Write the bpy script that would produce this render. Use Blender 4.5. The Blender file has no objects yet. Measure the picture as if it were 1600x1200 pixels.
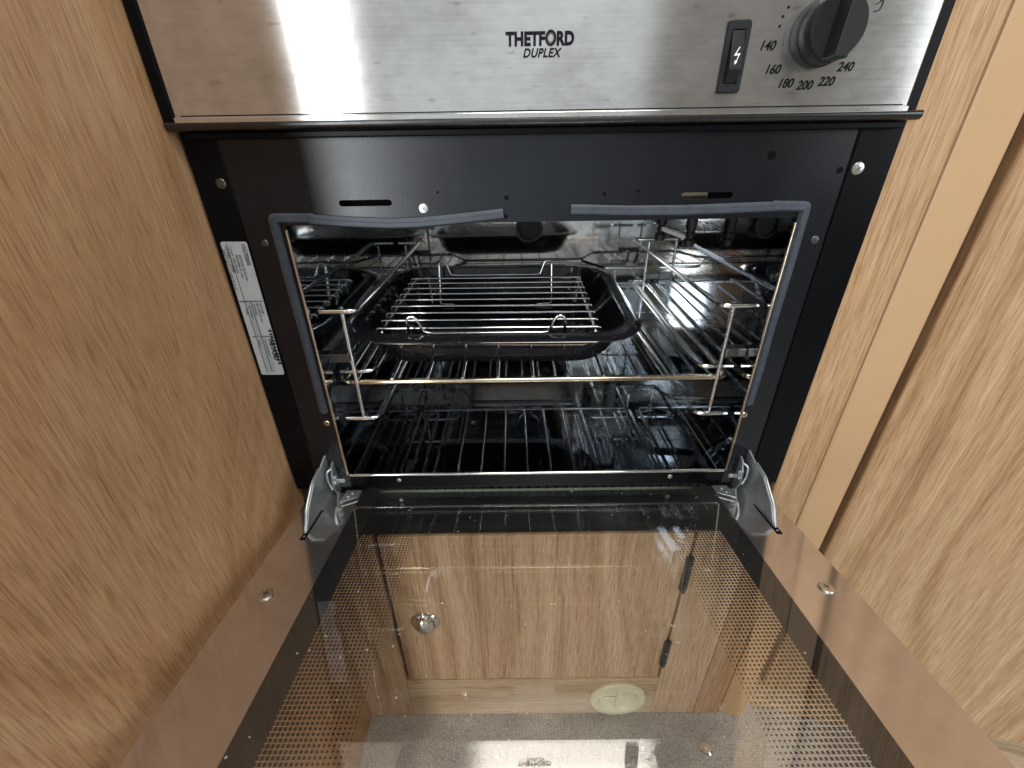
import bpy, bmesh, math, random
from mathutils import Vector, Matrix
random.seed(7)
S = bpy.context.scene
C = S.collection
PI = math.pi

# ------------------------------------------------------------------ camera, world, lights
cam = bpy.data.objects.new('camera', bpy.data.cameras.new('camera')); C.objects.link(cam)
cam.data.sensor_width = 36.0; cam.data.lens = 677.82/1600*36
cam.data.clip_start = 0.005; cam.data.clip_end = 60
_F = Vector((-0.00393172, 0.87715763, -0.48018646)); _R = Vector((0.9998943, -0.003273, -0.01416584)); _U = Vector((0.01399732, 0.4801914, 0.87705205))
M4 = Matrix.Identity(4)
for i in range(3):
    M4[i][0] = _R[i]; M4[i][1] = _U[i]; M4[i][2] = -_F[i]
M4.translation = Vector((-0.0203, -0.3200, 0.2865))
cam.matrix_world = M4
S.camera = cam

w = bpy.data.worlds.new('World'); S.world = w; w.use_nodes = True
w.node_tree.nodes['Background'].inputs[0].default_value = (0.84, 0.78, 0.70, 1)
w.node_tree.nodes['Background'].inputs[1].default_value = 0.20

def area(name, loc, target, sx, sy, power, col):
    l = bpy.data.lights.new(name, 'AREA'); l.shape = 'RECTANGLE'; l.size = sx; l.size_y = sy; l.energy = power; l.color = col
    o = bpy.data.objects.new(name, l); C.objects.link(o); o.location = loc
    o.rotation_euler = (Vector(target)-Vector(loc)).to_track_quat('-Z', 'Y').to_euler()
    return o
area('doorway_light', (-0.80, -1.80, 0.50), (-0.1, 0, 0.3), 0.19, 1.9, 22, (0.92, 0.97, 1.0))
area('rear_window_light', (0.02, -2.30, 0.50), (0.0, 0, 0.3), 1.30, 1.9, 4.2, (0.76, 0.89, 1.0))
area('side_window_light', (1.58, -1.28, 0.72), (0.05, 0, 0.2), 0.62, 1.1, 9, (0.88, 0.95, 1.0))
area('roof_window_light', (0.15, -0.85, 1.7), (0.0, -0.1, 0.0), 0.7, 0.5, 21, (1.0, 0.96, 0.90))

S.view_settings.view_transform = 'Standard'; S.view_settings.look = 'None'
S.view_settings.exposure = 0.12; S.view_settings.gamma = 1.0
S.render.engine = 'CYCLES'
S.cycles.max_bounces = 14; S.cycles.glossy_bounces = 10; S.cycles.transparent_max_bounces = 16
S.cycles.sample_clamp_indirect = 6

# ------------------------------------------------------------------ helpers
def link(name, me, m, parent=None, smooth=None):
    o = bpy.data.objects.new(name, me); C.objects.link(o)
    if m is not None:
        if isinstance(m, (list, tuple)):
            for q in m: me.materials.append(q)
        else: me.materials.append(m)
    if smooth is not None:
        me.shade_smooth() if smooth is True else me.set_sharp_from_angle(angle=math.radians(smooth)) if False else None
        for p in me.polygons: p.use_smooth = True
        if smooth is not True: me.set_sharp_from_angle(angle=math.radians(smooth))
    if parent is not None: par(o, parent)
    return o
def par(o, parent):
    o.parent = parent
    mw = Matrix.Identity(4); q = parent
    mw = parent.matrix_basis.copy()
    if parent.parent: mw = parent.parent.matrix_basis @ parent.matrix_parent_inverse @ mw
    o.matrix_parent_inverse = mw.inverted()
def bmo(name, bm, m, parent=None, smooth=None):
    bmesh.ops.recalc_face_normals(bm, faces=bm.faces)
    me = bpy.data.meshes.new(name); bm.to_mesh(me); bm.free()
    return link(name, me, m, parent, smooth)
def tag(o, label=None, cat=None, group=None, kind=None):
    if label: o['label'] = label
    if cat: o['category'] = cat
    if group: o['group'] = group
    if kind: o['kind'] = kind
    return o
def thing(name, loc, label, cat, group=None):
    o = bpy.data.objects.new(name, None); C.objects.link(o); o.location = loc; o.empty_display_size = .02
    return tag(o, label, cat, group)
def box(bm, x0, x1, y0, y1, z0, z1, bev=0.0, seg=2, mat=None):
    r = bmesh.ops.create_cube(bm, size=1.0); vs = r['verts']
    for v in vs:
        v.co = Vector((x0+(v.co.x+.5)*(x1-x0), y0+(v.co.y+.5)*(y1-y0), z0+(v.co.z+.5)*(z1-z0)))
    es = list({e for v in vs for e in v.link_edges})
    if bev > 0:
        r2 = bmesh.ops.bevel(bm, geom=es, offset=bev, segments=seg, profile=.5, affect='EDGES', clamp_overlap=True)
        vs = list({v for f in r2['faces'] for v in f.verts} | {v for v in vs if v.is_valid})
    if mat is not None:
        for v in vs: v.co = mat @ v.co
    return vs
def boxo(name, m, parent, x0, x1, y0, y1, z0, z1, bev=0.0, seg=2, mat=None, smooth=40):
    bm = bmesh.new(); box(bm, x0, x1, y0, y1, z0, z1, bev, seg, mat)
    return bmo(name, bm, m, parent, None)
def fillet(pts, r, n=5):
    if r <= 0 or len(pts) < 3: return [Vector(p) for p in pts]
    out = [Vector(pts[0])]
    for i in range(1, len(pts)-1):
        a, b, c = Vector(pts[i-1]), Vector(pts[i]), Vector(pts[i+1])
        d1 = (a-b); d2 = (c-b); l = min(r, d1.length*.49, d2.length*.49)
        p, q = b+d1.normalized()*l, b+d2.normalized()*l
        for k in range(n+1):
            t = k/n; out.append(p*(1-t)**2+b*2*t*(1-t)+q*t*t)
    out.append(Vector(pts[-1])); return out
def tube(bm, pts, r, n=8, fr=0.0, closed=False, caps=True, sx=1.0, mat=None):
    P = fillet(pts, fr)
    if mat is not None: P = [mat @ p for p in P]
    N = len(P); rings = []; up = None
    for i in range(N):
        if closed: t = P[(i+1) % N]-P[i-1]
        else: t = P[min(i+1, N-1)]-P[max(i-1, 0)]
        if t.length < 1e-9: t = Vector((1, 0, 0))
        t.normalize()
        if up is None:
            up = Vector((0, 0, 1)) if abs(t.z) < .9 else Vector((0, 1, 0))
        u = (up-t*up.dot(t))
        if u.length < 1e-4: u = t.orthogonal()
        u.normalize(); v = t.cross(u); up = u
        rings.append([bm.verts.new(P[i]+u*math.sin(2*PI*k/n)*r+v*math.cos(2*PI*k/n)*r*sx) for k in range(n)])
    for i in range(N if closed else N-1):
        A, B = rings[i], rings[(i+1) % N]
        for k in range(n): bm.faces.new((A[k], A[(k+1) % n], B[(k+1) % n], B[k]))
    if caps and not closed:
        bm.faces.new(rings[0]); bm.faces.new(rings[-1][::-1])
def tubeo(name, m, parent, pts, r, n=8, fr=0.0, closed=False, mat=None, sx=1.0):
    bm = bmesh.new(); tube(bm, pts, r, n, fr, closed, mat=mat, sx=sx); return bmo(name, bm, m, parent, 60)
def lathe(bm, prof, center, axis=(0, -1, 0), n=32, capend=True):
    """prof: list of (radius, height along axis)"""
    ax = Vector(axis).normalized(); u = ax.orthogonal().normalized()
    if abs(ax.z) < .5: u = (Vector((0, 0, 1))-ax*ax.z).normalized()
    v = ax.cross(u); c = Vector(center); rings = []
    for r, h in prof:
        if r < 1e-7: rings.append([bm.verts.new(c+ax*h)])
        else: rings.append([bm.verts.new(c+ax*h+u*math.cos(2*PI*k/n)*r+v*math.sin(2*PI*k/n)*r) for k in range(n)])
    for A, B in zip(rings, rings[1:]):
        if len(A) == 1 and len(B) == 1: continue
        for k in range(n):
            k2 = (k+1) % n
            if len(A) == 1: bm.faces.new((A[0], B[k], B[k2]))
            elif len(B) == 1: bm.faces.new((A[k], A[k2], B[0]))
            else: bm.faces.new((A[k], A[k2], B[k2], B[k]))
    return rings
def latheo(name, m, parent, prof, center, axis=(0, -1, 0), n=32, smooth=35):
    bm = bmesh.new(); lathe(bm, prof, center, axis, n); return bmo(name, bm, m, parent, smooth)
def prism(bm, poly, thick, fn):
    """poly in 2D, extruded; fn(a,b,t)->Vector with t in {0,thick}"""
    A = [bm.verts.new(fn(a, b, 0)) for a, b in poly]; B = [bm.verts.new(fn(a, b, thick)) for a, b in poly]
    bm.faces.new(A); bm.faces.new(B[::-1]); n = len(poly)
    for i in range(n): bm.faces.new((A[i], A[(i+1) % n], B[(i+1) % n], B[i]))
def pill(cx, cz, hw, hh, n=7):
    """rounded slot outline"""
    pts = []
    if hw >= hh:
        for k in range(n): t = -PI/2+PI*k/(n-1); pts.append((cx+hw-hh+hh*math.cos(t), cz+hh*math.sin(t)))
        for k in range(n): t = PI/2+PI*k/(n-1); pts.append((cx-hw+hh+hh*math.cos(t), cz+hh*math.sin(t)))
    else:
        for k in range(n): t = PI*k/(n-1); pts.append((cx+hw*math.cos(t), cz+hh-hw+hw*math.sin(t)))
        for k in range(n): t = PI+PI*k/(n-1); pts.append((cx+hw*math.cos(t), cz-hh+hw+hw*math.sin(t)))
    q = []
    for p in pts:
        if not q or math.dist(p, q[-1]) > 1e-6: q.append(p)
    if math.dist(q[0], q[-1]) < 1e-6: q.pop()
    return q
def cell_hole(bm, x0, x1, z0, z1, hole, y, depth):
    """rectangle x0..x1,z0..z1 at Y=y with a hole, hole walls going back by depth"""
    O = [bm.verts.new((x, y, z)) for x, z in ((x0, z0), (x1, z0), (x1, z1), (x0, z1))]
    H = [bm.verts.new((p[0], y, p[1])) for p in hole]; B = [bm.verts.new((p[0], y+depth, p[1])) for p in hole]
    es = [bm.edges.new((O[i], O[(i+1) % 4])) for i in range(4)]+[bm.edges.new((H[i], H[(i+1) % len(H)])) for i in range(len(H))]
    bmesh.ops.triangle_fill(bm, use_beauty=True, use_dissolve=False, edges=es, normal=(0, -1, 0))
    for i in range(len(H)):
        j = (i+1) % len(H); bm.faces.new((H[i], H[j], B[j], B[i]))
def rect(bm, x0, x1, z0, z1, y):
    bm.faces.new([bm.verts.new(q) for q in ((x0, y, z0), (x1, y, z0), (x1, y, z1), (x0, y, z1))])

# ------------------------------------------------------------------ materials
def nm(name):
    m = bpy.data.materials.new(name); m.use_nodes = True
    nt = m.node_tree; b = nt.nodes['Principled BSDF']
    return m, nt, b
def nd(nt, t, **kw):
    n = nt.nodes.new(t)
    for k, v in kw.items():
        if k.startswith('i_'):
            key = k[2:]; key = int(key) if key.isdigit() else key.replace('_', ' ')
            n.inputs[key].default_value = v
        else: setattr(n, k, v)
    return n
def ramp(nt, stops, fac=None):
    r = nt.nodes.new('ShaderNodeValToRGB'); cr = r.color_ramp
    while len(cr.elements) < len(stops): cr.elements.new(.5)
    for e, (p, c) in zip(cr.elements, stops):
        e.position = p; e.color = c if len(c) == 4 else (*c, 1)
    if fac is not None: nt.links.new(fac, r.inputs[0])
    return r
def math_(nt, op, a, b=None, c=None):
    n = nt.nodes.new('ShaderNodeMath'); n.operation = op
    for i, v in enumerate((a, b, c)):
        if v is None: continue
        if isinstance(v, (int, float)): n.inputs[i].default_value = v
        else: nt.links.new(v, n.inputs[i])
    return n.outputs[0]
def noise(nt, vec, scale, detail=2, rough=.5, dist=0.0):
    n = nt.nodes.new('ShaderNodeTexNoise'); n.inputs['Scale'].default_value = scale; n.inputs['Detail'].default_value = detail
    n.inputs['Roughness'].default_value = rough; n.inputs['Distortion'].default_value = dist
    nt.links.new(vec, n.inputs['Vector']); return n.outputs[0]
def objcoord(nt):
    return nt.nodes.new('ShaderNodeTexCoord').outputs['Object']
def scaled(nt, vec, s, off=(0, 0, 0)):
    m = nt.nodes.new('ShaderNodeMapping'); m.inputs['Scale'].default_value = s; m.inputs['Location'].default_value = off
    nt.links.new(vec, m.inputs['Vector']); return m.outputs[0]
def mixc(nt, f, a, b, mode='MIX'):
    n = nt.nodes.new('ShaderNodeMix'); n.data_type = 'RGBA'; n.blend_type = mode
    for s, v in ((0, f), (6, a), (7, b)):
        if isinstance(v, (int, float)): n.inputs[s].default_value = v
        elif isinstance(v, tuple): n.inputs[s].default_value = v if len(v) == 4 else (*v, 1)
        else: nt.links.new(v, n.inputs[s])
    return n.outputs[2]
def bump(nt, h, strength, dist=.001):
    n = nt.nodes.new('ShaderNodeBump'); n.inputs['Strength'].default_value = strength; n.inputs['Distance'].default_value = dist
    nt.links.new(h, n.inputs['Height']); return n.outputs[0]

def wood(name, dark, mid, light, seed=0.0, horizontal=False, warp=1.0, contrast=1.0, freq=1.0):
    m, nt, b = nm(name); oc = objcoord(nt)
    sep = nd(nt, 'ShaderNodeSeparateXYZ'); nt.links.new(oc, sep.inputs[0])
    u = math_(nt, 'SUBTRACT', math_(nt, 'MULTIPLY', sep.outputs[0], .97), sep.outputs[1]); v = sep.outputs[2]
    if horizontal: u, v = v, u
    def vec(su, sv, o=0.0):
        c = nd(nt, 'ShaderNodeCombineXYZ'); nt.links.new(math_(nt, 'MULTIPLY', u, su), c.inputs[0]); nt.links.new(math_(nt, 'MULTIPLY', v, sv), c.inputs[1])
        c.inputs[2].default_value = seed+o; return c.outputs[0]
    big = noise(nt, vec(5.0, 2.0), 1.0, 1.0, .4)
    wob = noise(nt, vec(22, 7, 3), 1.0, 2, .5)
    q = math_(nt, 'ADD', math_(nt, 'MULTIPLY', u, 26*freq), math_(nt, 'ADD', math_(nt, 'MULTIPLY', big, 9.0*warp), math_(nt, 'MULTIPLY', wob, .35)))
    cq = nd(nt, 'ShaderNodeCombineXYZ'); nt.links.new(q, cq.inputs[0]); nt.links.new(math_(nt, 'MULTIPLY', v, .45), cq.inputs[1]); cq.inputs[2].default_value = seed+7
    band = noise(nt, cq.outputs[0], 1.6, 4, .58)
    fine = noise(nt, vec(480, 5, 5), 1.0, 3, .6)
    pore = noise(nt, vec(1000, 42, 9), 1.0, 3, .6)
    tone = noise(nt, vec(2.5, .9, 11), 1.0, 2, .5)
    wide = noise(nt, cq.outputs[0], .42, 2, .5)
    f = math_(nt, 'ADD', math_(nt, 'ADD', math_(nt, 'MULTIPLY', math_(nt, 'SUBTRACT', wide, .5), .7*contrast), math_(nt, 'MULTIPLY', math_(nt, 'SUBTRACT', band, .5), 1.9*contrast)), math_(nt, 'MULTIPLY', math_(nt, 'SUBTRACT', fine, .5), 1.25*contrast))
    f = math_(nt, 'ADD', f, math_(nt, 'MULTIPLY', math_(nt, 'SUBTRACT', tone, .5), .4))
    f = math_(nt, 'ADD', f, .5)
    r = ramp(nt, [(0.05, dark), (.45, mid), (.95, light)], f)
    pm = ramp(nt, [(.34, (.66, .58, .50)), (.54, (1, 1, 1)), (.68, (1.0, 1.0, 1.0))], pore)
    col = mixc(nt, .85, r.outputs[0], pm.outputs[0], 'MULTIPLY')
    nt.links.new(col, b.inputs['Base Color'])
    b.inputs['Roughness'].default_value = .48; b.inputs['Specular IOR Level'].default_value = .35
    h = math_(nt, 'ADD', math_(nt, 'MULTIPLY', pore, .7), math_(nt, 'MULTIPLY', fine, .5))
    nt.links.new(bump(nt, h, .35, .0003), b.inputs['Normal'])
    return m
M_wood = wood('wood_left', (.31, .155, .070), (.485, .285, .145), (.61, .400, .225), 0.0, warp=1.3, contrast=.72)
M_woodR = wood('wood_right', (.27, .148, .070), (.445, .28, .148), (.58, .40, .24), 5.3, warp=.6, contrast=.80)
M_woodP = wood('wood_pale', (.33, .20, .11), (.56, .39, .245), (.72, .55, .39), 9.1, warp=.5, contrast=.85, freq=1.2)
M_woodH = wood('wood_plinth', (.36, .24, .14), (.52, .37, .23), (.62, .48, .33), 2.7, True, warp=.3, contrast=1.0)

def simple(name, col, rough=.5, metal=0.0, spec=.5, coat=0.0):
    m, nt, b = nm(name); b.inputs['Base Color'].default_value = (*col, 1); b.inputs['Roughness'].default_value = rough
    b.inputs['Metallic'].default_value = metal; b.inputs['Specular IOR Level'].default_value = spec; b.inputs['Coat Weight'].default_value = coat
    return m
def speckled(name, c0, c1, rough=(.3, .45), metal=0.0, scale=300, bstr=.1, bscale=500, bdist=.0002):
    m, nt, b = nm(name); oc = objcoord(nt)
    n1 = noise(nt, oc, scale, 4, .6); n2 = noise(nt, oc, 14, 3, .6); n3 = noise(nt, oc, bscale, 2, .5)
    f = math_(nt, 'ADD', math_(nt, 'MULTIPLY', n1, .6), math_(nt, 'MULTIPLY', n2, .4))
    nt.links.new(ramp(nt, [(.3, c0), (.7, c1)], f).outputs[0], b.inputs['Base Color'])
    b.inputs['Metallic'].default_value = metal
    rr = nd(nt, 'ShaderNodeMapRange'); rr.inputs['To Min'].default_value = rough[0]; rr.inputs['To Max'].default_value = rough[1]
    nt.links.new(f, rr.inputs[0]); nt.links.new(rr.outputs[0], b.inputs['Roughness'])
    nt.links.new(bump(nt, n3, bstr, bdist), b.inputs['Normal'])
    return m
M_black = speckled('black_enamel', (.0015, .0022, .004), (.003, .0045, .008), (.20, .34), 0, 30, .10, 420, .0002)
M_blackflat = speckled('black_paint', (.0015, .002, .0025), (.003, .0035, .005), (.28, .36), 0, 260, .06, 600)
for q, sp_ in ((M_black, .50), (M_blackflat, .12)): q.node_tree.nodes['Principled BSDF'].inputs['Specular IOR Level'].default_value = sp_
M_dark = simple('dark_void', (.004, .004, .005), .8, 0, .1)
M_plastic = speckled('black_plastic', (.009, .010, .011), (.016, .018, .019), (.42, .52), 0, 900, .15, 1600, .0001)
M_plastic.node_tree.nodes['Principled BSDF'].inputs['Specular IOR Level'].default_value = .3
M_rubber = speckled('grey_blue_rubber', (.026, .033, .047), (.055, .067, .088), (.38, .6), 0, 180, .3, 90, .0006)
M_zinc = speckled('galvanised_steel', (.30, .34, .36), (.56, .61, .64), (.30, .48), .85, 90, .25, 160, .0004)
M_chrome = speckled('chrome_wire', (.74, .75, .76), (.88, .88, .87), (.08, .16), 1.0, 120, .05, 300)
M_brass = speckled('browned_chrome_wire', (.50, .40, .27), (.78, .70, .55), (.10, .24), 1.0, 60, .05, 300)
M_screw = speckled('screw_steel', (.50, .50, .47), (.75, .75, .70), (.25, .4), 1.0, 500, .1, 900)
M_screwdk = speckled('dark_screw', (.10, .10, .10), (.2, .2, .2), (.3, .45), 1.0, 500, .1, 900)
M_beige = speckled('beige_laminate', (.47, .300, .158), (.52, .335, .182), (.42, .5), 0, 900, .06, 1800, .0001)
M_cream = speckled('cream_plastic', (.66, .63, .44), (.74, .71, .52), (.35, .5), 0, 120, .03, 300)
M_ink = simple('black_ink', (.006, .007, .010), .55, 0, .12)
M_white = simple('white_ink', (.8, .82, .8), .5)
M_labelm = speckled('label_paper', (.32, .35, .37), (.40, .43, .45), (.3, .4), 0, 200, .05, 300)
M_labelg = simple('label_grey', (.28, .31, .34), .4)
M_ceramic = simple('white_ceramic', (.7, .68, .6), .3)
M_gun = simple('black_insulator', (.012, .009, .008), .5)
M_enamel = speckled('black_tray_enamel', (.006, .006, .008), (.013, .013, .016), (.05, .11), 0, 150, .08, 120, .0004)
M_enamel.node_tree.nodes['Principled BSDF'].inputs['Specular IOR Level'].default_value = .95
# white specks of the enamel
def _specks():
    nt = M_enamel.node_tree; b = nt.nodes['Principled BSDF']; oc = objcoord(nt)
    v = nd(nt, 'ShaderNodeTexVoronoi'); v.inputs['Scale'].default_value = 260; nt.links.new(oc, v.inputs['Vector'])
    d = math_(nt, 'LESS_THAN', v.outputs['Distance'], .085)
    old = b.inputs['Base Color'].links[0].from_socket
    nt.links.new(mixc(nt, d, old, (.16, .16, .17)), b.inputs['Base Color'])
_specks()

def brushed(name):
    m, nt, b = nm(name); oc = objcoord(nt)
    st = noise(nt, scaled(nt, oc, (18, 1, 900)), 1.0, 4, .6)
    st2 = noise(nt, scaled(nt, oc, (60, 1, 260)), 1.0, 3, .6)
    bl = noise(nt, scaled(nt, oc, (16, 1, 24)), 1.0, 4, .6)
    sm = noise(nt, scaled(nt, oc, (90, 1, 150)), 1.0, 3, .6)
    f = math_(nt, 'ADD', math_(nt, 'MULTIPLY', st, .22), math_(nt, 'ADD', math_(nt, 'MULTIPLY', bl, .53), math_(nt, 'MULTIPLY', sm, .25)))
    r = ramp(nt, [(.33, (.46, .44, .41)), (.52, (.62, .61, .59)), (.68, (.72, .71, .69))], f)
    # small dull stains
    stn = noise(nt, scaled(nt, oc, (70, 1, 220), (3, 0, 1)), 1.0, 2, .5)
    sf = ramp(nt, [(.66, (1, 1, 1)), (.74, (.72, .68, .62))], stn)
    nt.links.new(mixc(nt, .8, r.outputs[0], sf.outputs[0], 'MULTIPLY'), b.inputs['Base Color'])
    b.inputs['Metallic'].default_value = .89
    rr = nd(nt, 'ShaderNodeMapRange'); rr.inputs['To Min'].default_value = .15; rr.inputs['To Max'].default_value = .21
    nt.links.new(f, rr.inputs[0]); nt.links.new(rr.outputs[0], b.inputs['Roughness'])
    b.inputs['Anisotropic'].default_value = .9
    tg = nd(nt, 'ShaderNodeCombineXYZ'); tg.inputs[0].default_value = 0; tg.inputs[2].default_value = 1
    nt.links.new(tg.outputs[0], b.inputs['Tangent'])
    h = math_(nt, 'ADD', math_(nt, 'MULTIPLY', st, .5), math_(nt, 'MULTIPLY', st2, .9))
    nt.links.new(bump(nt, h, .05, .0003), b.inputs['Normal'])
    return m
M_brushed = brushed('brushed_stainless')

def steel_mirror(name, c0, c1, r0, r1, stain=0.0, wav=.15, grease=False):
    m, nt, b = nm(name); oc = objcoord(nt)
    n1 = noise(nt, oc, 9, 5, .62); n2 = noise(nt, oc, 60, 4, .6); n3 = noise(nt, oc, 7, 2, .5); sp = noise(nt, oc, 330, 2, .5)
    f = math_(nt, 'ADD', math_(nt, 'MULTIPLY', n1, .65), math_(nt, 'MULTIPLY', n2, .35))
    col = ramp(nt, [(.3, c0), (.68, c1)], f).outputs[0]
    if stain > 0:
        s = math_(nt, 'MULTIPLY', ramp(nt, [(.70, (0, 0, 0)), (.76, (1, 1, 1))], sp).outputs[0], stain)
        col = mixc(nt, s, col, (.03, .022, .015))
    if grease:   # burnt-on splashes near the front edge of the liner
        sy = nd(nt, 'ShaderNodeSeparateXYZ'); nt.links.new(oc, sy.inputs[0])
        g1 = noise(nt, oc, 150, 4, .65); g2 = noise(nt, oc, 22, 3, .6)
        lim = nd(nt, 'ShaderNodeMapRange'); lim.inputs['From Min'].default_value = .0; lim.inputs['From Max'].default_value = .09
        lim.inputs['To Min'].default_value = .50; lim.inputs['To Max'].default_value = .70; nt.links.new(sy.outputs[1], lim.inputs[0])
        gv = math_(nt, 'ADD', math_(nt, 'MULTIPLY', g1, .6), math_(nt, 'MULTIPLY', g2, .4))
        gs = nd(nt, 'ShaderNodeMapRange'); gs.inputs['From Min'].default_value = 0; gs.inputs['From Max'].default_value = .05; nt.links.new(math_(nt, 'SUBTRACT', gv, lim.outputs[0]), gs.inputs[0])
        col = mixc(nt, math_(nt, 'MULTIPLY', gs.outputs[0], .8), col, (.11, .075, .045))
    nt.links.new(col, b.inputs['Base Color']); b.inputs['Metallic'].default_value = 1.0
    rr = nd(nt, 'ShaderNodeMapRange'); rr.inputs['To Min'].default_value = r1; rr.inputs['To Max'].default_value = r0
    nt.links.new(f, rr.inputs[0]); nt.links.new(rr.outputs[0], b.inputs['Roughness'])
    nt.links.new(bump(nt, n3, wav, .004), b.inputs['Normal'])
    return m
M_liner = steel_mirror('oven_liner_steel', (.42, .44, .46), (.63, .70, .77), .02, .06, .9, .012, grease=True)
M_liner_floor = steel_mirror('oven_floor_steel', (.34, .37, .41), (.52, .56, .60), .003, .015, .5, .003)
M_liner_back = steel_mirror('oven_back_steel', (.34, .31, .27), (.64, .63, .61), .04, .10, .6, .015)
M_mirror = steel_mirror('polished_door_steel', (.60, .555, .535), (.74, .70, .68), .07, .15, .15, .004)
M_mirror.node_tree.nodes['Principled BSDF'].inputs['Metallic'].default_value = .94

def glass_mat(name, printed, tr=(.975, .98, .975), f0=.043):
    m, nt, b = nm(name); nt.nodes.remove(b); out = nt.nodes['Material Output']; oc = objcoord(nt)
    T = nd(nt, 'ShaderNodeBsdfTransparent'); T.inputs[0].default_value = (*tr, 1)
    G = nd(nt, 'ShaderNodeBsdfGlossy'); G.inputs['Roughness'].default_value = .0; G.inputs[0].default_value = (1, 1, 1, 1)
    ge = nd(nt, 'ShaderNodeNewGeometry'); dt = nd(nt, 'ShaderNodeVectorMath', operation='DOT_PRODUCT')
    nt.links.new(ge.outputs['Incoming'], dt.inputs[0]); nt.links.new(ge.outputs['Normal'], dt.inputs[1])
    # thin pane: the same Schlick reflectance on both faces
    frs = math_(nt, 'ADD', f0, math_(nt, 'MULTIPLY', 1.0-f0, math_(nt, 'POWER', math_(nt, 'SUBTRACT', 1.0, math_(nt, 'ABSOLUTE', dt.outputs['Value'])), 5.0)))
    base = T.outputs[0]
    if printed:
        sep = nd(nt, 'ShaderNodeSeparateXYZ'); nt.links.new(oc, sep.inputs[0])
        ax = math_(nt, 'ABSOLUTE', sep.outputs[0]); pitch = .0026
        fx = math_(nt, 'ABSOLUTE', math_(nt, 'SUBTRACT', math_(nt, 'FRACT', math_(nt, 'DIVIDE', ax, pitch)), .5))
        fy = math_(nt, 'ABSOLUTE', math_(nt, 'SUBTRACT', math_(nt, 'FRACT', math_(nt, 'DIVIDE', sep.outputs[1], pitch)), .5))
        cell = math_(nt, 'MULTIPLY', math_(nt, 'FLOOR', math_(nt, 'DIVIDE', ax, pitch)), pitch)
        # half size of the printed square falls from the border inwards
        hs = nd(nt, 'ShaderNodeMapRange'); hs.inputs['From Min'].default_value = .105; hs.inputs['From Max'].default_value = .1496
        hs.inputs['To Min'].default_value = .18; hs.inputs['To Max'].default_value = .40; nt.links.new(cell, hs.inputs[0])
        dmax = math_(nt, 'MAXIMUM', fx, fy); dsum = math_(nt, 'MULTIPLY', math_(nt, 'ADD', fx, fy), .55)
        dot = math_(nt, 'LESS_THAN', math_(nt, 'MAXIMUM', dmax, dsum), hs.outputs[0])
        dot = math_(nt, 'MULTIPLY', dot, math_(nt, 'GREATER_THAN', ax, .1052))
        border = math_(nt, 'GREATER_THAN', ax, .1496)
        pm = math_(nt, 'MAXIMUM', dot, border)
        D = nd(nt, 'ShaderNodeBsdfDiffuse'); D.inputs[0].default_value = (.012, .012, .011, 1)
        mx = nd(nt, 'ShaderNodeMixShader'); nt.links.new(pm, mx.inputs[0]); nt.links.new(base, mx.inputs[1]); nt.links.new(D.outputs[0], mx.inputs[2]); base = mx.outputs[0]
        # dust and smears lying on the pane
        v = nd(nt, 'ShaderNodeTexVoronoi'); v.inputs['Scale'].default_value = 170; nt.links.new(oc, v.inputs['Vector'])
        big = noise(nt, oc, 9, 4, .6); hz = ramp(nt, [(.45, (.004, .004, .004)), (.80, (.028, .028, .028))], big).outputs[0]
        dn = noise(nt, oc, 40, 2, .5)
        dd = math_(nt, 'MULTIPLY', math_(nt, 'LESS_THAN', v.outputs['Distance'], math_(nt, 'MULTIPLY', math_(nt, 'SUBTRACT', dn, .42), .55)), .45)
        df = math_(nt, 'MAXIMUM', hz, dd)
        D2 = nd(nt, 'ShaderNodeBsdfDiffuse'); D2.inputs[0].default_value = (.6, .6, .58, 1)
        m2 = nd(nt, 'ShaderNodeMixShader'); nt.links.new(df, m2.inputs[0]); nt.links.new(base, m2.inputs[1]); nt.links.new(D2.outputs[0], m2.inputs[2]); base = m2.outputs[0]
    mx = nd(nt, 'ShaderNodeMixShader'); nt.links.new(frs, mx.inputs[0]); nt.links.new(base, mx.inputs[1]); nt.links.new(G.outputs[0], mx.inputs[2])
    nt.links.new(mx.outputs[0], out.inputs[0])
    return m
M_glass = glass_mat('door_glass', False, (.95, .93, .90))
M_glassp = glass_mat('printed_door_glass', True, f0=.12)
M_glassedge = simple('glass_edge', (.10, .13, .09), .15, 0, .8)
M_glassedge2 = simple('glass_edge_black', (.01, .012, .011), .4, 0, .3)

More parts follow.
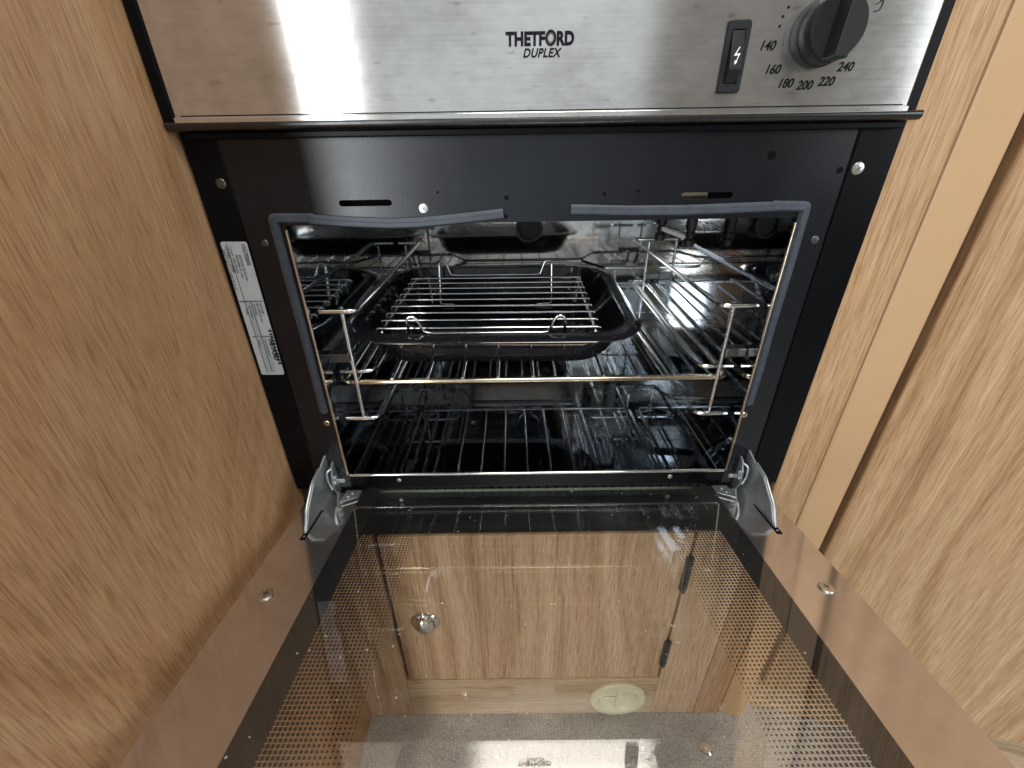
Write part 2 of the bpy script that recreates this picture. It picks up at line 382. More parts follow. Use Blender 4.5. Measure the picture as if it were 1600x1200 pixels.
def vinyl():
    m, nt, b = nm('floor_vinyl'); oc = objcoord(nt)
    wv = noise(nt, oc, 5, 2, .5)
    v = nd(nt, 'ShaderNodeTexVoronoi'); v.feature = 'DISTANCE_TO_EDGE'; v.inputs['Scale'].default_value = 1.0; v.inputs['Randomness'].default_value = .55
    mp = nt.nodes.new('ShaderNodeMapping'); mp.inputs['Scale'].default_value = (210, 320, 60); nt.links.new(oc, mp.inputs['Vector'])
    ad = nd(nt, 'ShaderNodeVectorMath', operation='ADD'); nt.links.new(mp.outputs[0], ad.inputs[0])
    cb = nd(nt, 'ShaderNodeCombineXYZ'); nt.links.new(math_(nt, 'MULTIPLY', wv, 14), cb.inputs[1]); nt.links.new(math_(nt, 'MULTIPLY', wv, 6), cb.inputs[0]); nt.links.new(cb.outputs[0], ad.inputs[1])
    nt.links.new(ad.outputs[0], v.inputs['Vector'])
    big = noise(nt, oc, 16, 3, .6)
    r = ramp(nt, [(.02, (.36, .355, .345)), (.22, (.54, .53, .51)), (.5, (.62, .61, .585))], v.outputs['Distance'])
    r2 = ramp(nt, [(.3, (.75, .75, .76)), (.7, (1, 1, 1))], big)
    nt.links.new(mixc(nt, 1.0, r.outputs[0], r2.outputs[0], 'MULTIPLY'), b.inputs['Base Color'])
    b.inputs['Roughness'].default_value = .42
    nt.links.new(bump(nt, v.outputs['Distance'], .3, .001), b.inputs['Normal'])
    return m
M_floor = vinyl()

# ------------------------------------------------------------------ the setting
FZ = -.433
fl = boxo('floor', M_floor, None, -.60, 1.3, -1.6, .40, FZ-.03, FZ); tag(fl, kind='structure')

# left: wooden side panel standing at right angles to the oven
o = boxo('wooden_partition', M_wood, None, -.250, -.2322, -.248, .40, FZ, .62, .0015)
tag(o, 'tall brown wood-grain side panel rising left of the oven', 'panel')

# right: post, beige filler strip, cupboard door set at a slight angle
o = boxo('cabinet_post', M_woodR, None, .2306, .2662, -.0005, .03, FZ, .62, .0012)
tag(o, 'narrow wood-grain post directly right of the black oven frame', 'post')
A14 = math.radians(14)
def angled(s, t, z):   # s along the angled run, t outwards (towards the room)
    return Vector((.2668+s*math.cos(A14)-t*math.sin(A14), -s*math.sin(A14)-t*math.cos(A14), z))
def angled_box(name, m, s0, s1, t0, t1, z0, z1, bev=.001, parent=None):
    bm = bmesh.new(); vs = box(bm, s0, s1, -t1, -t0, z0, z1, bev)
    for v in bm.verts: v.co = angled(v.co.x, -v.co.y, v.co.z)
    return bmo(name, bm, m, parent, None)
o = angled_box('filler_strip', M_beige, .0006, .0306, -.02, 0.0, FZ, .62, .0025)
tag(o, 'plain smooth beige strip between the wood post and right cupboard door', 'trim')
rc = thing('side_cupboard', (.40, -.03, FZ), 'wood-grain cupboard with flat front right of the beige strip', 'cupboard')
angled_box('door', M_woodR, .0350, .62, -.016, .003, -.338, .62, .0018, rc)
angled_box('carcass', M_blackflat, .0312, .60, -.30, -.024, -.336, .60, .0, rc)
angled_box('plinth', M_woodH, .0312, .60, -.30, -.022, FZ+.001, -.3385, .0, rc)

# low cupboard below the oven, seen through the door glass
lc = thing('low_cupboard', (0, .01, FZ), 'pale wood cupboard below the oven, seen through the door glass', 'cupboard')
boxo('door', M_woodP, lc, -.1655, .1662, .0, .016, -.3385, -.0685, .0012)
boxo('stile', M_woodP, lc, -.2320, -.1706, .0005, .016, FZ+.001, -.067, .0008)
boxo('stile', M_woodP, lc, .1696, .2304, .0005, .016, FZ+.001, -.067, .0008)
boxo('plinth', M_woodH, lc, -.1704, .1694, .0008, .016, FZ+.001, -.3420, .0008)
boxo('back_board', M_dark, lc, -.231, .230, .0175, .03, FZ+.001, -.066)
lk = latheo('push_lock', M_chrome, lc, [(.0175, 0), (.0175, .002), (.0160, .0038), (.0130, .0042), (.0122, .002), (.0118, .002), (.0112, .0085), (.0085, .0105), (.0, .0112)], (-.130, 0, -.2105))
for z0, z1 in ((-.157, -.104), (-.305, -.256)):
    h = boxo('hinge', M_screwdk, lc, .1630, .1715, -.0035, .0015, z0, z1, .001)
    tubeo('hinge_pin', M_screwdk, h, [(.1678, -.0035, z0-.001), (.1678, -.0035, z1+.001)], .0024)
sk = latheo('wall_socket', M_cream, lc, [(.0385, 0), (.0385, .003), (.0365, .0055), (.0290, .0062), (.0272, .0045), (.0255, .0022), (.0245, .0005), (.0, .0002)], (.1180, .0006, -.3885), n=48)
boxo('lever', M_cream, sk, .1155, .1205, -.0035, .0, -.4125, -.3650, .001)
boxo('cross_bar', M_cream, sk, .0985, .1150, -.0028, .0, -.3895, -.3855, .001)
o = latheo('floor_stud', M_chrome, None, [(.0090, 0), (.0085, .003), (.0060, .0045), (.0055, .003), (.0035, .003), (.003, .006), (0, .0065)], (.2330, -.0430, FZ+.0002), (0, 0, 1), 24)
tag(o, 'small round chrome stud on the grey floor, seen through the glass', 'stud')

# ------------------------------------------------------------------ the oven
ov = thing('oven', (0, .17, FZ+.366), 'built-in black oven with stainless control panel and open drop-down glass door', 'oven')
CX, ZB, ZT, D = .1780, .0156, .2402, .352     # cavity half width, lip, top, depth
ZF = .0065                                     # cavity floor
# front frame with slots
bm = bmesh.new()
cell_hole(bm, -.150, -.088, ZT, .262, pill(-.120, .2540, .0182, .0020), 0, .004)
cell_hole(bm, .084, .144, ZT, .262, pill(.1130, .2554, .0176, .0020), 0, .004)
for a, b_ in ((-.208, -.150), (-.088, .084), (.144, .2025)): rect(bm, a, b_, ZT, .262, 0)
rect(bm, -.208, .2025, .262, .305, 0)
rect(bm, -.208, -CX, 0, ZT, 0); rect(bm, CX, .2025, 0, ZT, 0)
bmesh.ops.remove_doubles(bm, verts=bm.verts, dist=1e-6)
fr = bmo('front_frame', bm, M_black, ov)
boxo('lower_sill', M_blackflat, ov, -CX+.0002, CX-.0002, .0, .0010, .0002, ZB-.0004)
boxo('slot_backing', M_dark, fr, -.16, -.08, .010, .012, .245, .262)
boxo('slot_backing', M_brass, fr, .085, .118, .012, .014, .247, .262)  # brass tone stands in for the yellow light showing through this slot
boxo('slot_backing', M_dark, fr, .119, .150, .012, .014, .247, .262)
# folded side flanges, slightly proud
boxo('side_flange', M_blackflat, ov, -.2305, -.2085, -.0014, .02, 0, .300, .0006)
boxo('side_flange', M_blackflat, ov, .2030, .2300, -.0014, .02, 0, .300, .0006)
# base panel with vent slots
bm = bmesh.new(); xs = [-.1265+i*.0092 for i in range(33)]
for x in xs: cell_hole(bm, x-.0046, x+.0046, -.0185, -.0015, pill(x, -.0105, .0021, .0052), .004, .004)
xa, xb = xs[0]-.0046, xs[-1]+.0046
rect(bm, -.230, xa, -.0185, -.0015, .004); rect(bm, xb, .230, -.0185, -.0015, .004)
bmesh.ops.remove_doubles(bm, verts=bm.verts, dist=1e-6)
M_navy = speckled('navy_enamel', (.010, .013, .018), (.016, .020, .028), (.3, .4), 0, 60, .05, 400)
bp = bmo('vent_panel', bm, M_navy, ov)
boxo('vent_backing', M_dark, bp, -.225, .225, .0095, .011, -.02, -.001)
boxo('base_panel', M_blackflat, ov, -.2303, .2303, .002, .02, -.0660, -.0190, .001)
boxo('lower_lip', M_black, ov, -.2300, .2300, .0006, .0035, -.0016, -.0001)
# cavity liner: five separate sheets
def sheet(name, m, pts, parent):
    bm = bmesh.new(); bm.faces.new([bm.verts.new(p) for p in pts])
    me = bpy.data.meshes.new(name); bm.to_mesh(me); bm.free(); return link(name, me, m, parent)
T_ = .0015
boxo('cavity_side', M_liner, ov, -CX-T_, -CX, .0012, D, ZF, ZT+.003)
boxo('cavity_side', M_liner, ov, CX, CX+T_, .0012, D, ZF, ZT+.003)
boxo('cavity_back', M_liner_back, ov, -CX-.003, CX+.003, D+.0002, D+.002, ZF-.002, ZT+.005)
boxo('cavity_floor', M_liner_floor, ov, -CX+.0002, CX-.0002, .0012, D, ZF-.0015, ZF)
boxo('cavity_ceiling', M_liner, ov, -CX+.0002, CX-.0002, .0012, D, ZT+.0005, ZT+.002)
# round black cap high on the back wall
cp = latheo('rear_cap', M_plastic, ov, [(.0200, 0), (.0200, .010), (.0185, .013), (.0150, .013), (.0145, .008), (.0, .008)], (.0055, D-.0005, .1815), n=36)
# bright bezel round the opening
tubeo('bezel', M_brass, ov, [(-CX-.0004, -.0006, ZT-.003), (-CX-.0004, -.0006, ZB+.0005)], .0012, 8)
tubeo('bezel', M_brass, ov, [(CX+.0004, -.0006, ZT-.003), (CX+.0004, -.0006, ZB+.0005)], .0012, 8)
tubeo('bezel', M_chrome, ov, [(-CX+.0015, -.0006, ZB), (CX-.0015, -.0006, ZB)], .0015, 8)
# gasket
def strip(name, pts, wdt, th, parent, m=None):
    bm = bmesh.new(); P = fillet(pts, .0012, 3)
    prof = [(-.5, 0), (-.5, .45), (-.38, .62), (-.12, .66), (-.08, .95), (.0, 1.0), (.30, .98), (.42, .6), (.5, .35), (.5, 0)]
    rings = []
    for i, p in enumerate(P):
        t = (P[min(i+1, len(P)-1)]-P[max(i-1, 0)]).normalized(); nrm = Vector((-t.z, 0, t.x))
        rings.append([bm.verts.new(p+nrm*a*wdt+Vector((0, -b*th, 0))) for a, b in prof])
    for A, B in zip(rings, rings[1:]):
        for k in range(len(prof)-1): bm.faces.new((A[k], A[k+1], B[k+1], B[k]))
    bm.faces.new(rings[0]); bm.faces.new(rings[-1][::-1])
    return bmo(name, bm, m or M_rubber, parent, 50)
g = strip('door_seal', [(-.0258, -.0002, .2458), (-.045, -.0002, .2440), (-.064, -.0002, .2424), (-.085, -.0002, .2408), (-.105, -.0002, .2405), (-.135, -.0002, .2420), (-.160, -.0002, .2440)], .0070, .0036, ov)
g = strip('door_seal', [(-.1565, -.0002, .2447), (-.1852, -.0002, .2452), (-.1852, -.0002, .2), (-.1848, -.0002, .15), (-.1851, -.0002, .0865)], .0066, .0034, ov)
g = strip('door_seal', [(.1818, -.0002, .0890), (.1822, -.0002, .12), (.1816, -.0002, .16), (.1820, -.0002, .205), (.1818, -.0002, .2475), (.1580, -.0002, .2482)], .0070, .0036, ov)
g = strip('door_seal', [(.1610, -.0002, .2477), (.10, -.0002, .2462), (.06, -.0002, .2464), (.0205, -.0002, .2478)], .0070, .0038, ov)
# screws
def screw(parent, c, axis, r, m, cross=True, name='screw'):
    s = latheo(name, m, parent, [(r, 0), (r, r*.10), (r*.88, r*.24), (r*.5, r*.30), (0, r*.32)], c, axis, 20)
    if cross:
        ax = Vector(axis).normalized(); q = ax.to_track_quat('Z', 'Y').to_matrix().to_4x4(); q.translation = Vector(c)+ax*r*.26
        bm = bmesh.new(); a = random.uniform(0, PI); rz = Matrix.Rotation(a, 4, 'Z')
        box(bm, -r*.42, r*.42, -r*.08, r*.08, 0, r*.085, mat=q@rz); box(bm, -r*.08, r*.08, -r*.42, r*.42, 0, r*.08, mat=q@rz)
        link_me = bpy.data.meshes.new('cross_slot'); bm.to_mesh(link_me); bm.free()
        link('cross_slot', link_me, M_screwdk, None)
        o2 = bpy.data.objects[C.objects[-1].name]
        return s, o2
    return s, None
def oven_screw(c, axis, r, m, parent=None, name='screw'):
    s, x = screw(parent or ov, c, axis, r, m, True, name)
    if x is not None:
        if parent is None: par(x, s)
        else: bpy.data.objects.remove(x)
    return s
F_ = (0, -1, 0)
oven_screw((-.0805, -.0002, .2500), F_, .0034, M_screw)
oven_screw((-.2135, -.0014, .2674), F_, .0034, M_screwdk)
oven_screw((.2085, -.0014, .2706), F_, .0040, M_screw)
oven_screw((-.1960, -.0002, .2285), F_, .0026, M_screwdk)
oven_screw((.1955, -.0002, .2250), F_, .0030, M_screwdk)
oven_screw((-.1858, -.0002, .0746), F_, .0026, M_brass, name='rivet')
oven_screw((.1812, -.0002, .0774), F_, .0028, M_brass, name='rivet')
oven_screw((-.1311, -.0002, .0085), F_, .0020, M_screw)
oven_screw((.1274, -.0002, .0085), F_, .0022, M_screw)
for x, z, r in ((.1506, .2789, .0026), (.1981, .2696, .0020), (-.0240, .2440, .0014), (-.0235, .2560, .0015), (.0430, .2575, .0012), (-.0700, .2600, .0008), (.0660, .2590, .0010)):
    latheo('punched_hole', M_dark, fr, [(r, 0), (r, .0003), (0, .0004)], (x, 0, z), F_, 14)

# side wire racks
def side_rack(sg):
    w1 = CX-.0035; xi = .1455; xr = .1600; R = .0019
    sr = None
    bm = bmesh.new(); tube(bm, [(sg*xr, .020, .1745), (sg*xr, .020, .0690)], R, 8)
    sr = bmo('side_rack', bm, M_chrome, ov, 60)
    tubeo('upright', M_chrome, sr, [(sg*xr, .268, .1740), (sg*xr, .268, .0690)], R)
    for z, f0 in ((.1730, .012), (.1125, .026), (.0690, .016)):
        dz = .004 if z == .1125 else 0
        tubeo('rail', M_chrome, sr, [(sg*w1, f0, z), (sg*xi, f0, z), (sg*xi, .292, z+dz), (sg*w1, .292, z+dz)], .0021, 8, .008)
    for y, z in ((.02, .130), (.268, .130)):
        boxo('clip', M_screwdk, sr, min(sg*xr, sg*CX), max(sg*xr, sg*CX), y-.005, y+.005, z-.004, z+.004, .001)
    return sr
side_rack(-1); side_rack(1)
# igniter electrode under the roof on the right
ig = boxo('igniter', M_ceramic, ov, -.018, .018, -.0026, .0026, -.0022, .0022, .001, mat=Matrix.Translation((.150, .150, .2050)) @ Matrix.Rotation(math.radians(-62), 4, 'Z') @ Matrix.Rotation(math.radians(8), 4, 'Y'))
for x, y in ((.1405, .169), (.1590, .134)):
    latheo('insulator', M_gun, ig, [(.0052, -.010), (.0060, -.004), (.0038, -.002), (.0052, .002), (.0038, .005), (.0055, .008), (.0050, .030)], (x, y, .2050), (0, 0, 1), 14)

# ---- control panel
PY = -.012
pn = boxo('control_panel', M_brushed, ov, -.2228, .2184, PY, PY+.010, .3010, .420, .0008)
bm = bmesh.new()
prof = [(-.0122, .3024), (-.0132, .3018), (-.0136, .3004), (-.0132, .2988), (-.0120, .2976), (-.0095, .2972), (-.0085, .3000), (-.0085, .3024)]
prism(bm, prof, .4590, lambda a, b, t: Vector((-.2302+t, a, b)))
M_lip = steel_mirror('lip_steel', (.05, .05, .052), (.10, .10, .10), .22, .34, .2, .02)
bmo('trim_lip', bm, M_lip, ov, 50)
boxo('lip_face', M_brushed, ov, -.2228, .2184, -.01375, -.0125, .3016, .3046, .0004)
boxo('panel_line', M_ink, pn, -.2190, .2152, PY-.0003, PY+.0005, .3050, .3056)
boxo('side_channel', M_blackflat, ov, -.2318, -.2232, PY+.0005, .004, .2985, .420, .0015)
boxo('side_channel', M_blackflat, ov, .2188, .2280, PY+.0035, .004, .3010, .420, .0015)
boxo('shadow_rail', M_blackflat, ov, -.2240, .2240, -.0085, .004, .2930, .2970, .0008)

def text(body, name, m, parent, height, x, z, y, align='CENTER', shear=0.0, offset=0.0, sx=1.0, rot=0.0, spacing=1.0, thick=.00012):
    cu = bpy.data.curves.new(name, 'FONT'); cu.body = body; cu.size = 1.0; cu.align_x = align; cu.shear = shear; cu.offset = offset; cu.space_character = spacing
    cu.resolution_u = 4; cu.extrude = .0
    t = bpy.data.objects.new('tmp', cu); C.objects.link(t)
    bpy.context.view_layer.update()
    me = bpy.data.meshes.new_from_object(t.evaluated_get(bpy.context.evaluated_depsgraph_get()))
    bpy.data.objects.remove(t)
    k = height/.73
    ca, sa = math.cos(rot), math.sin(rot)
    for v in me.vertices:
        a, b = v.co.x*k*sx, v.co.y*k
        v.co = Vector((x+a*ca-b*sa, y, z+a*sa+b*ca))
    me.name = name
    me.materials.clear()
    return link(name, me, m, parent)
TY = PY-.0003
text('THETF', 'brand_lettering', M_ink, pn, .0062, .0000, .3367, TY, 'RIGHT', 0, .05, .87, spacing=1.03)
text('RD', 'brand_lettering', M_ink, pn, .0062, .0064, .3367, TY, 'LEFT', 0, .05, .87, spacing=1.03)
# sunburst letter O
bm = bmesh.new(); n = 16; out = []; inn = []
for k in range(n*2):
    a = 2*PI*k/(n*2); out.append(bm.verts.new((.0033+.0031*math.cos(a), TY-.0001, .33985+.0037*math.sin(a))))
    r = .82 if k % 2 == 0 else .40
    inn.append(bm.verts.new((.0033+.0031*r*math.cos(a), TY-.0001, .33985+.0037*r*math.sin(a))))
for k in range(n*2):
    j = (k+1) % (n*2); bm.faces.new((out[k], out[j], inn[j], inn[k]))
bmo('sunburst_letter', bm, M_ink, pn)
text('DUPLEX', 'model_lettering', M_ink, pn, .0042, -.0020, .3312, TY, 'CENTER', .28, .030, .95, spacing=1.08)
for s, x, z in (('140', .1269, .3348), ('160', .1328, .3237), ('180', .1422, .3169), ('200', .1538, .3158), ('220', .1660, .3175), ('240', .1748, .3244)):
    text(s, 'temperature_mark', M_ink, pn, .0046, x-.0006, z-.0022, TY, 'CENTER', .25, .022, .95)
for x, z in ((.1310, .3433), (.1316, .3475), (.1335, .3515)):
    latheo('dial_dot', M_ink, pn, [(.0007, 0), (.0007, .0001), (0, .00012)], (x, PY-.0002, z), F_, 12)
tubeo('flame_mark', M_ink, pn, [(.1812, TY, .3490), (.1842, TY, .3495), (.1850, TY, .3530), (.1832, TY, .3560), (.1835, TY, .3530), (.1812, TY, .3520)], .00022, 6, .001)

# ignition switch
def rr_poly(hx, hz, r, n=5):
    pts = []
    for cx, cz, a0 in ((hx-r, hz-r, 0), (-hx+r, hz-r, PI/2), (-hx+r, -hz+r, PI), (hx-r, -hz+r, 1.5*PI)):
        for k in range(n+1): a = a0+PI/2*k/n; pts.append((cx+r*math.cos(a), cz+r*math.sin(a)))
    return pts
SX, SZ = .1078, .3292
bm = bmesh.new()
def ringloop(hx, hz, r, y): return [bm.verts.new((SX+a, y, SZ+b)) for a, b in rr_poly(hx, hz, r)]
lo = [ringloop(.0070, .0170, .0022, PY), ringloop(.0070, .0170, .0022, PY-.0020), ringloop(.0064, .0164, .0020, PY-.0030), ringloop(.0040, .0128, .0004, PY-.0030), ringloop(.0039, .0127, .0004, PY+.0010)]
for A, B in zip(lo, lo[1:]):
    for k in range(len(A)): j = (k+1) % len(A); bm.faces.new((A[k], A[j], B[j], B[k]))
bm.faces.new(lo[-1])
sw = bmo('ignition_switch', bm, M_plastic, ov, 30)
bm = bmesh.new()
prism(bm, [(PY+.0008, SZ-.0122), (PY-.0030, SZ-.0122), (PY-.0075, SZ-.0062), (PY-.0030, SZ+.0122), (PY+.0008, SZ+.0122)], .0070, lambda a, b, t: Vector((SX-.0035+t, a, b)))
bmesh.ops.bevel(bm, geom=bm.edges[:], offset=.0004, segments=2, affect='EDGES', profile=.5)
bmo('rocker', bm, M_plastic, sw, None)
def rk(a, b): # on the rocker's upper slope
    t = (b+.0062)/(.0184); y = PY-.0075+.0045*t; return Vector((SX+a, y-.00015, SZ+b))
bm = bmesh.new(); bolt = [(.0009, .0040), (.0016, .0040), (.0001, .0008), (.0020, .0012), (-.0012, -.0050), (-.0008, -.0012), (-.0020, -.0016)]
bolt = [(.0010, .0045), (.0014, .0043), (-.0006, .0012), (.0018, .0014), (.0002, -.0018), (.0004, -.0028), (-.0012, -.0040), (-.0010, -.0018), (-.0004, -.0022), (.0008, .0004), (-.0018, .0003)]
bm.faces.new([bm.verts.new(rk(a, b)) for a, b in bolt]); bmesh.ops.triangulate(bm, faces=bm.faces[:])
bmo('spark_mark', bm, M_white, sw)

# thermostat knob
KX, KZ = .1545, .3400
kb = latheo('knob', M_plastic, ov, [(.0162, .0003), (.0166, .002), (.0166, .0050), (.0155, .0056), (.0155, .0060), (.0158, .0065), (.0155, .0150), (.0146, .0165), (0, .0165)], (KX, PY, KZ), F_, 56)
bm = bmesh.new()
box(bm, -.0036, .0036, -.0270, -.0140, -.0150, .0150, .0007, 2, Matrix.Translation((KX, PY, KZ)) @ Matrix.Rotation(math.radians(4), 4, 'Y'))
bmo('grip', bm, M_plastic, kb, None)

# ---- rating label
lb_m = Matrix.Translation((-.2180, -.0018, .1772)) @ Matrix.Rotation(math.radians(.6), 4, 'Y')
bm = bmesh.new(); P = rr_poly(.0094, .0530, .0016)
prism(bm, P, .0003, lambda a, b, t: lb_m @ Vector((a, .0003-t, b)))
lab = bmo('rating_label', bm, M_labelm, ov)
tag(lab, 'white printed rating sticker on the black side flange')
LY = -.0023
def lt(s, h, dx, dz, off=.0, sx=.9): text(s, 'label_print', M_ink, lab, h, -.2180+dx, .1772+dz, LY, 'LEFT', 0, off, sx, -PI/2)
lt('OG70000', .0030, .0058, .0515)
lt('THETFORD', .0034, .0046, -.0205, .03, .8)
lt('BUTANE  28-30 mbar', .0017, .0018, .0440); lt('PROPANE 37 mbar', .0017, -.0008, .0440)
lt('1.5 kW  G30 109 g/h', .0018, -.0034, .0500); lt('CE 0063 13 00905', .0020, -.0062, .0500); lt('GB IE FR ES PT IT CH BE DE NL AT', .0016, -.0086, .0480)
lt('SET FOR', .0018, .0058, .0080); lt('BUTANE 28 mbar', .0017, .0034, .0080); lt('PROPANE', .0017, .0008, .0080); lt('S/N 000000', .0017, -.0030, .0060); lt('TYPE', .0017, -.0062, .0040)
lt('MAX PRESSURE', .0017, .0010, -.0220); lt('INPUT', .0017, -.0040, -.0220)
def lbox(x0, x1, z0, z1, m, d=0.0): boxo('label_rule', m, lab, -.2180+x0, -.2180+x1, LY+.00005-d, LY+.0003, .1772+z0, .1772+z1)
lbox(-.0088, .0088, .0095, .0098, M_ink); lbox(-.0070, .0088, -.0190, -.0187, M_ink); lbox(-.0046, -.0044, -.050, .0520, M_ink); lbox(-.0002, .0000, -.050, .0095, M_ink)
lbox(.0002, .0026, -.0500, -.0192, M_labelg); lbox(-.0042, -.0004, -.0500, .0090, M_labelg)
for k in range(11): lbox(.0068, .0090, -.0150-.0028*k, -.0134-.0028*k+random.uniform(-.0006, .0004), M_ink)

# ---- the open door: local frame (x, s outwards, h up from the glass surface)
AL = math.radians(6.9); ZD = -.003
def dp(x, s, h): return Vector((x, -s*math.cos(AL)+h*math.sin(AL), ZD+s*math.sin(AL)+h*math.cos(AL)))
def dbox(name, m, parent, x0, x1, s0, s1, h0, h1, bev=0.0):
    bm = bmesh.new(); box(bm, x0, x1, s0, s1, h0, h1, bev)
    for v in bm.verts: v.co = dp(v.co.x, v.co.y, v.co.z)
    return bmo(name, bm, m, parent, None)
DL = .315
door = bpy.data.objects.new('door', None); C.objects.link(door); door.location = (0, 0, ZD); par(door, ov)
tag(door, 'open glass oven door with dotted black print and polished steel side strips')
def glass(name, mats, parent, x0, x1, s0, s1, h0, h1):
    bm = bmesh.new(); box(bm, x0, x1, s0, s1, h0, h1)
    bmesh.ops.recalc_face_normals(bm, faces=bm.faces)
    for f in bm.faces:
        n = f.normal; f.material_index = 0 if n.z > .5 else (1 if n.z < -.5 else 2)
    # keep local coordinates flat so that the print follows the pane, tilt by the object matrix
    me = bpy.data.meshes.new(name); bm.to_mesh(me); bm.free()
    o = bpy.data.objects.new(name, me); C.objects.link(o)
    for q in mats: me.materials.append(q)
    par(o, parent)
    return o
MD = Matrix(((1, 0, 0, 0), (0, -math.cos(AL), math.sin(AL), 0), (0, math.sin(AL), math.cos(AL), ZD), (0, 0, 0, 1)))
MDr = Matrix.Translation((0, 0, ZD)) @ Matrix.Rotation(-AL, 4, 'X')     # local y = -s
g1 = glass('inner_glass', (M_glassp, M_glass, M_glassedge), door, -.1668, .1680, -DL+.012, -.0015, -.003, 0)
g2 = glass('outer_glass', (M_glass, M_glass, M_glassedge2), door, -.2140, .2140, -DL, -.004, -.0270, -.0230)
for o in (g1, g2): o.matrix_basis = MDr
for sg in (-1, 1):
    x0, x1 = sorted((sg*.1672, sg*.2158))
    if sg > 0: x0 = .1684
    st = dbox('side_strip', M_mirror, door, x0, x1, .004, DL, -.0225, -.0006, .0)
    oc_ = dp(sg*.1972, .123, -.0006)
    s, x = screw(door, oc_, (0, math.sin(AL), math.cos(AL)), .0052, M_screw); par(x, s)
dbox('front_rail', M_mirror, door, -.1668, .1680, DL-.011, DL, -.0225, -.0006, .0006)
dbox('hinge_rail', M_blackflat, door, -.1600, .1600, .0040, .0060, -.0220, -.0120)
# hinges: arm plate, knuckle, door bracket
for sg in (-1, 1):
    X = sg*.1965
    arm = [(.0200, .0470), (-.0125, .0335), (-.0290, .0305), (-.0485, .0175), (-.0560, .0070), (-.0600, .0025), (-.0640, .0052), (-.0660, .0030), (-.0610, -.0016), (-.0520, -.0010), (-.0490, .0020), (-.0050, -.0060), (.0200, -.0090)]
    bm = bmesh.new(); prism(bm, arm, .0016, lambda a, b, t: Vector((X+sg*(t-.0008)-sg*.10*max(0.0, a), a, b)))
    bmesh.ops.bevel(bm, geom=[e for e in bm.edges if abs(e.verts[0].co.x-e.verts[1].co.x) < 1e-5 or True], offset=.00035, segments=1, affect='EDGES')
    hg = bmo('hinge_arm', bm, M_zinc, door, None)
    # rolled outer edge of the arm
    tubeo('arm_flange', M_zinc, hg, [(X+sg*.0012, -.0125, .0335), (X+sg*.0016, -.0290, .0305), (X+sg*.0016, -.0485, .0175), (X+sg*.0012, -.0555, .0075), (X+sg*.0006, -.0595, .0035)], .0013, 6, .004)
    kn = [(.004, .0330), (-.004, .0300), (-.0090, .0200), (-.0105, .0080), (-.0060, -.0035), (.004, -.0035)]
    bm = bmesh.new(); prism(bm, kn, .0014, lambda a, b, t: Vector((X-sg*(.0060+t), a, b)))
    bmo('knuckle', bm, M_zinc, hg)
    tubeo('spring_wire', M_zinc, hg, [(X-sg*.0065, -.0060, .0280), (X-sg*.0035, -.0100, .0270), (X-sg*.0040, -.0120, .0170), (X-sg*.0060, -.0115, .0080)], .0010, 6, .003)
    for y, z, r in ((-.0068, .0120, .0022), (-.0060, .0180, .0017)):
        latheo('rivet', M_zinc, hg, [(r, 0), (r, .0012), (r*.6, .002), (0, .0022)], (X-sg*.0074, y, z), (-sg, 0, 0), 14)
    latheo('pivot_pin', M_zinc, hg, [(.0024, 0), (.0024, .006), (.0016, .0068), (0, .007)], (X-sg*.007, .0005, .0085), (-sg, 0, 0), 14)
    br = [(.006, -.0025), (.030, -.0050), (.056, -.0080), (.062, -.0020), (.0600, .0060), (.036, .0150), (.012, .0220), (.006, .0160)]
    bm = bmesh.new(); prism(bm, [(s, q) for s, q in br], .0012, lambda a, b, t: dp(X-sg*(b+.0060), a, -.0052-t))
    bmo('door_bracket', bm, M_zinc, door)
    bm = bmesh.new(); prism(bm, [(.004, .012), (.004, .026), (.014, .026), (.022, .0120)], .001, lambda a, b, t: dp(X-sg*(b+.003), a, .0012+t))
    c_ = bmo('glass_clip', bm, M_zinc, door)
    for s_, q_ in ((.008, .0185), (.0135, .0165)):
        latheo('clip_rivet', M_zinc, door, [(.0016, 0), (.0014, .001), (0, .0014)], dp(X-sg*(q_+.003), s_, .0022), (0, math.sin(AL), math.cos(AL)), 12)
    dbox('hinge_slot', M_dark, door, min(X-.0022, X+.0022), max(X-.0022, X+.0022), .030, .0680, -.0008, -.0002)

# ------------------------------------------------------------------ wire shelf
ZS0, ZS1, YS0, YS1 = .1030, .1120, .0230, .300
def zs(y): return ZS0+(ZS1-ZS0)*(y-YS0)/(YS1-YS0)
sh = thing('wire_shelf', (0, .15, .1), 'chrome wire oven shelf on the side rails, carrying the black tray', 'shelf')
XL, XR = -.1735, .1705
tubeo('front_bar', M_brass, sh, [(XL, .060, zs(.060)), (XL, YS0, ZS0), (XR, YS0, ZS0), (XR, .060, zs(.060))], .0026, 10, .009)
zr = .1330
tubeo('rear_bar', M_chrome, sh, [(XL, YS1-.012, zs(YS1)), (XL, YS1, zr), (-.118, YS1, zr), (-.092, .346, zr), (.086, .346, zr), (.112, YS1, zr), (XR, YS1, zr), (XR, YS1-.012, zs(YS1))], .0022, 8, .006)
tubeo('rear_bar', M_chrome, sh, [(XL+.003, YS1-.004, zs(YS1)), (XR-.003, YS1-.004, zs(YS1))], .0020, 8)
for x in (XL, XR): tubeo('side_bar', M_chrome, sh, [(x, .060, zs(.060)), (x, YS1-.012, zs(YS1))], .0024, 8)
xs = [-.1605+.0315*i for i in range(11)]
for x in xs:
    tubeo('wire', M_chrome, sh, [(x, YS0-.001, ZS0+.0026), (x, .045, zs(.045)+.0026), (x, YS1, zs(YS1)+.0024)], .0015, 8)

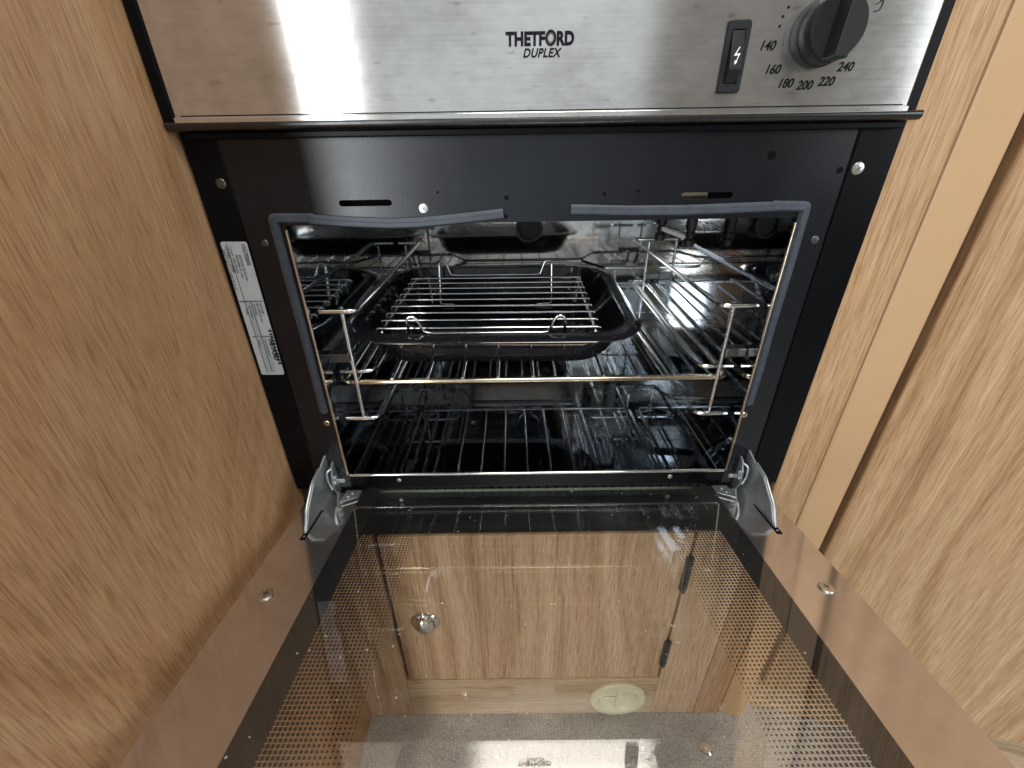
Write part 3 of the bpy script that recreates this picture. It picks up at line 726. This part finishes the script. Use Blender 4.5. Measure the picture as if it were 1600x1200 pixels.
# ------------------------------------------------------------------ tray
tray_m = Matrix.Translation((-.0370, .132, zs(.132)+.0044)) @ Matrix.Rotation(math.radians(-1.0), 4, 'Z') @ Matrix.Rotation(math.atan2(ZS1-ZS0, YS1-YS0), 4, 'X')
def rrl(a, b, r, z, n=9):
    pts = []
    for cx, cy, a0 in ((a-r, b-r, 0), (-a+r, b-r, PI/2), (-a+r, -b+r, PI), (a-r, -b+r, 1.5*PI)):
        for k in range(n+1): t = a0+PI/2*k/n; pts.append(tray_m @ Vector((cx+r*math.cos(t), cy+r*math.sin(t), z)))
    return pts
tr = thing('roasting_tray', tray_m.translation, 'black enamel roasting tray with flared rim on the wire shelf', 'tray')
bm = bmesh.new()
prof = [(.088, .068, .030, 0.0006), (.100, .080, .032, .0), (.107, .087, .034, .0030), (.113, .093, .036, .011), (.122, .102, .040, .0345), (.1225, .1025, .040, .0370),
        (.1215, .1015, .0395, .0377), (.1205, .1005, .039, .0350), (.1115, .0915, .035, .0115), (.1055, .0855, .033, .0042), (.099, .079, .031, .0018), (.088, .068, .029, .0016)]
loops = [[bm.verts.new(p) for p in rrl(a, b, r, z)] for a, b, r, z in prof]
for A, B in zip(loops, loops[1:]):
    for k in range(len(A)): j = (k+1) % len(A); bm.faces.new((A[k], A[j], B[j], B[k]))
bm.faces.new(loops[0]); bm.faces.new(loops[-1])
bmo('pan', bm, M_enamel, tr, 50)
bm = bmesh.new()
prof = [(.1222, .1022, .040, .0367), (.128, .108, .043, .0377), (.1345, .1145, .046, .0370), (.1360, .1160, .047, .0355), (.1352, .1152, .0465, .0343), (.128, .108, .043, .0355), (.1228, .1028, .040, .0347)]
loops = [[bm.verts.new(p) for p in rrl(a, b, r, z)] for a, b, r, z in prof]
for A, B in zip(loops, loops[1:]+loops[:1]):
    for k in range(len(A)): j = (k+1) % len(A); bm.faces.new((A[k], A[j], B[j], B[k]))
bmo('rim', bm, M_enamel, tr, 60)

# ------------------------------------------------------------------ grill rack in the tray
gm = tray_m
gr = thing('grill_rack', gm @ Vector((0, 0, .002)), 'chrome wire grill rack with looped handles inside the black tray', 'rack')
GZ = .0355; x0, x1 = -.105, .0965
ys = [-.084+.0188*i for i in range(9)]
for y in ys:
    tubeo('wire', M_chrome, gr, [(x0-.001, y, GZ-.0045), (x0, y, GZ), (x1, y, GZ), (x1+.001, y, GZ-.0045)], .0013, 8, .002, mat=gm)
for x in (x0+.004, x1-.004):
    tubeo('side_bar', M_chrome, gr, [(x*.97, -.0760, .0045), (x, -.0860, GZ-.0028), (x, .0700, GZ-.0028), (x*.97, .0660, .0045)], .0014, 8, .005, mat=gm)
for y, sgn in ((-.0955, -1), (.0790, 1)):
    zt = GZ+.0145
    yl, yt = y*.80, y+sgn*.002
    tubeo('handle', M_chrome, gr, [(-.0560, yl, .0040), (-.0730, yl, .0045), (-.0735, y*.90, .016), (-.0735, yt, zt-.002), (-.0715, yt, zt+.0018), (-.0665, yt, zt+.0018), (-.0640, yt, zt-.002), (-.0600, y, GZ+.001), (-.0540, y, GZ), (.0440, y, GZ), (.0500, y, GZ+.001), (.0540, yt, zt-.002), (.0565, yt, zt+.0018), (.0615, yt, zt+.0018), (.0635, yt, zt-.002), (.0635, y*.90, .016), (.0630, yl, .0045), (.0460, yl, .0040)], .0014, 8, .003, mat=gm)
    for xa, xb in ((x0+.0005, x0+.018), (x1-.018, x1+.0005)):
        tubeo('corner_foot', M_chrome, gr, [(xa, y*.985, GZ-.0050), (xb, y*.985, GZ-.0045), (xb+.004*(1 if xa < 0 else -1), y*.82, .0050)], .0013, 8, .003, mat=gm)
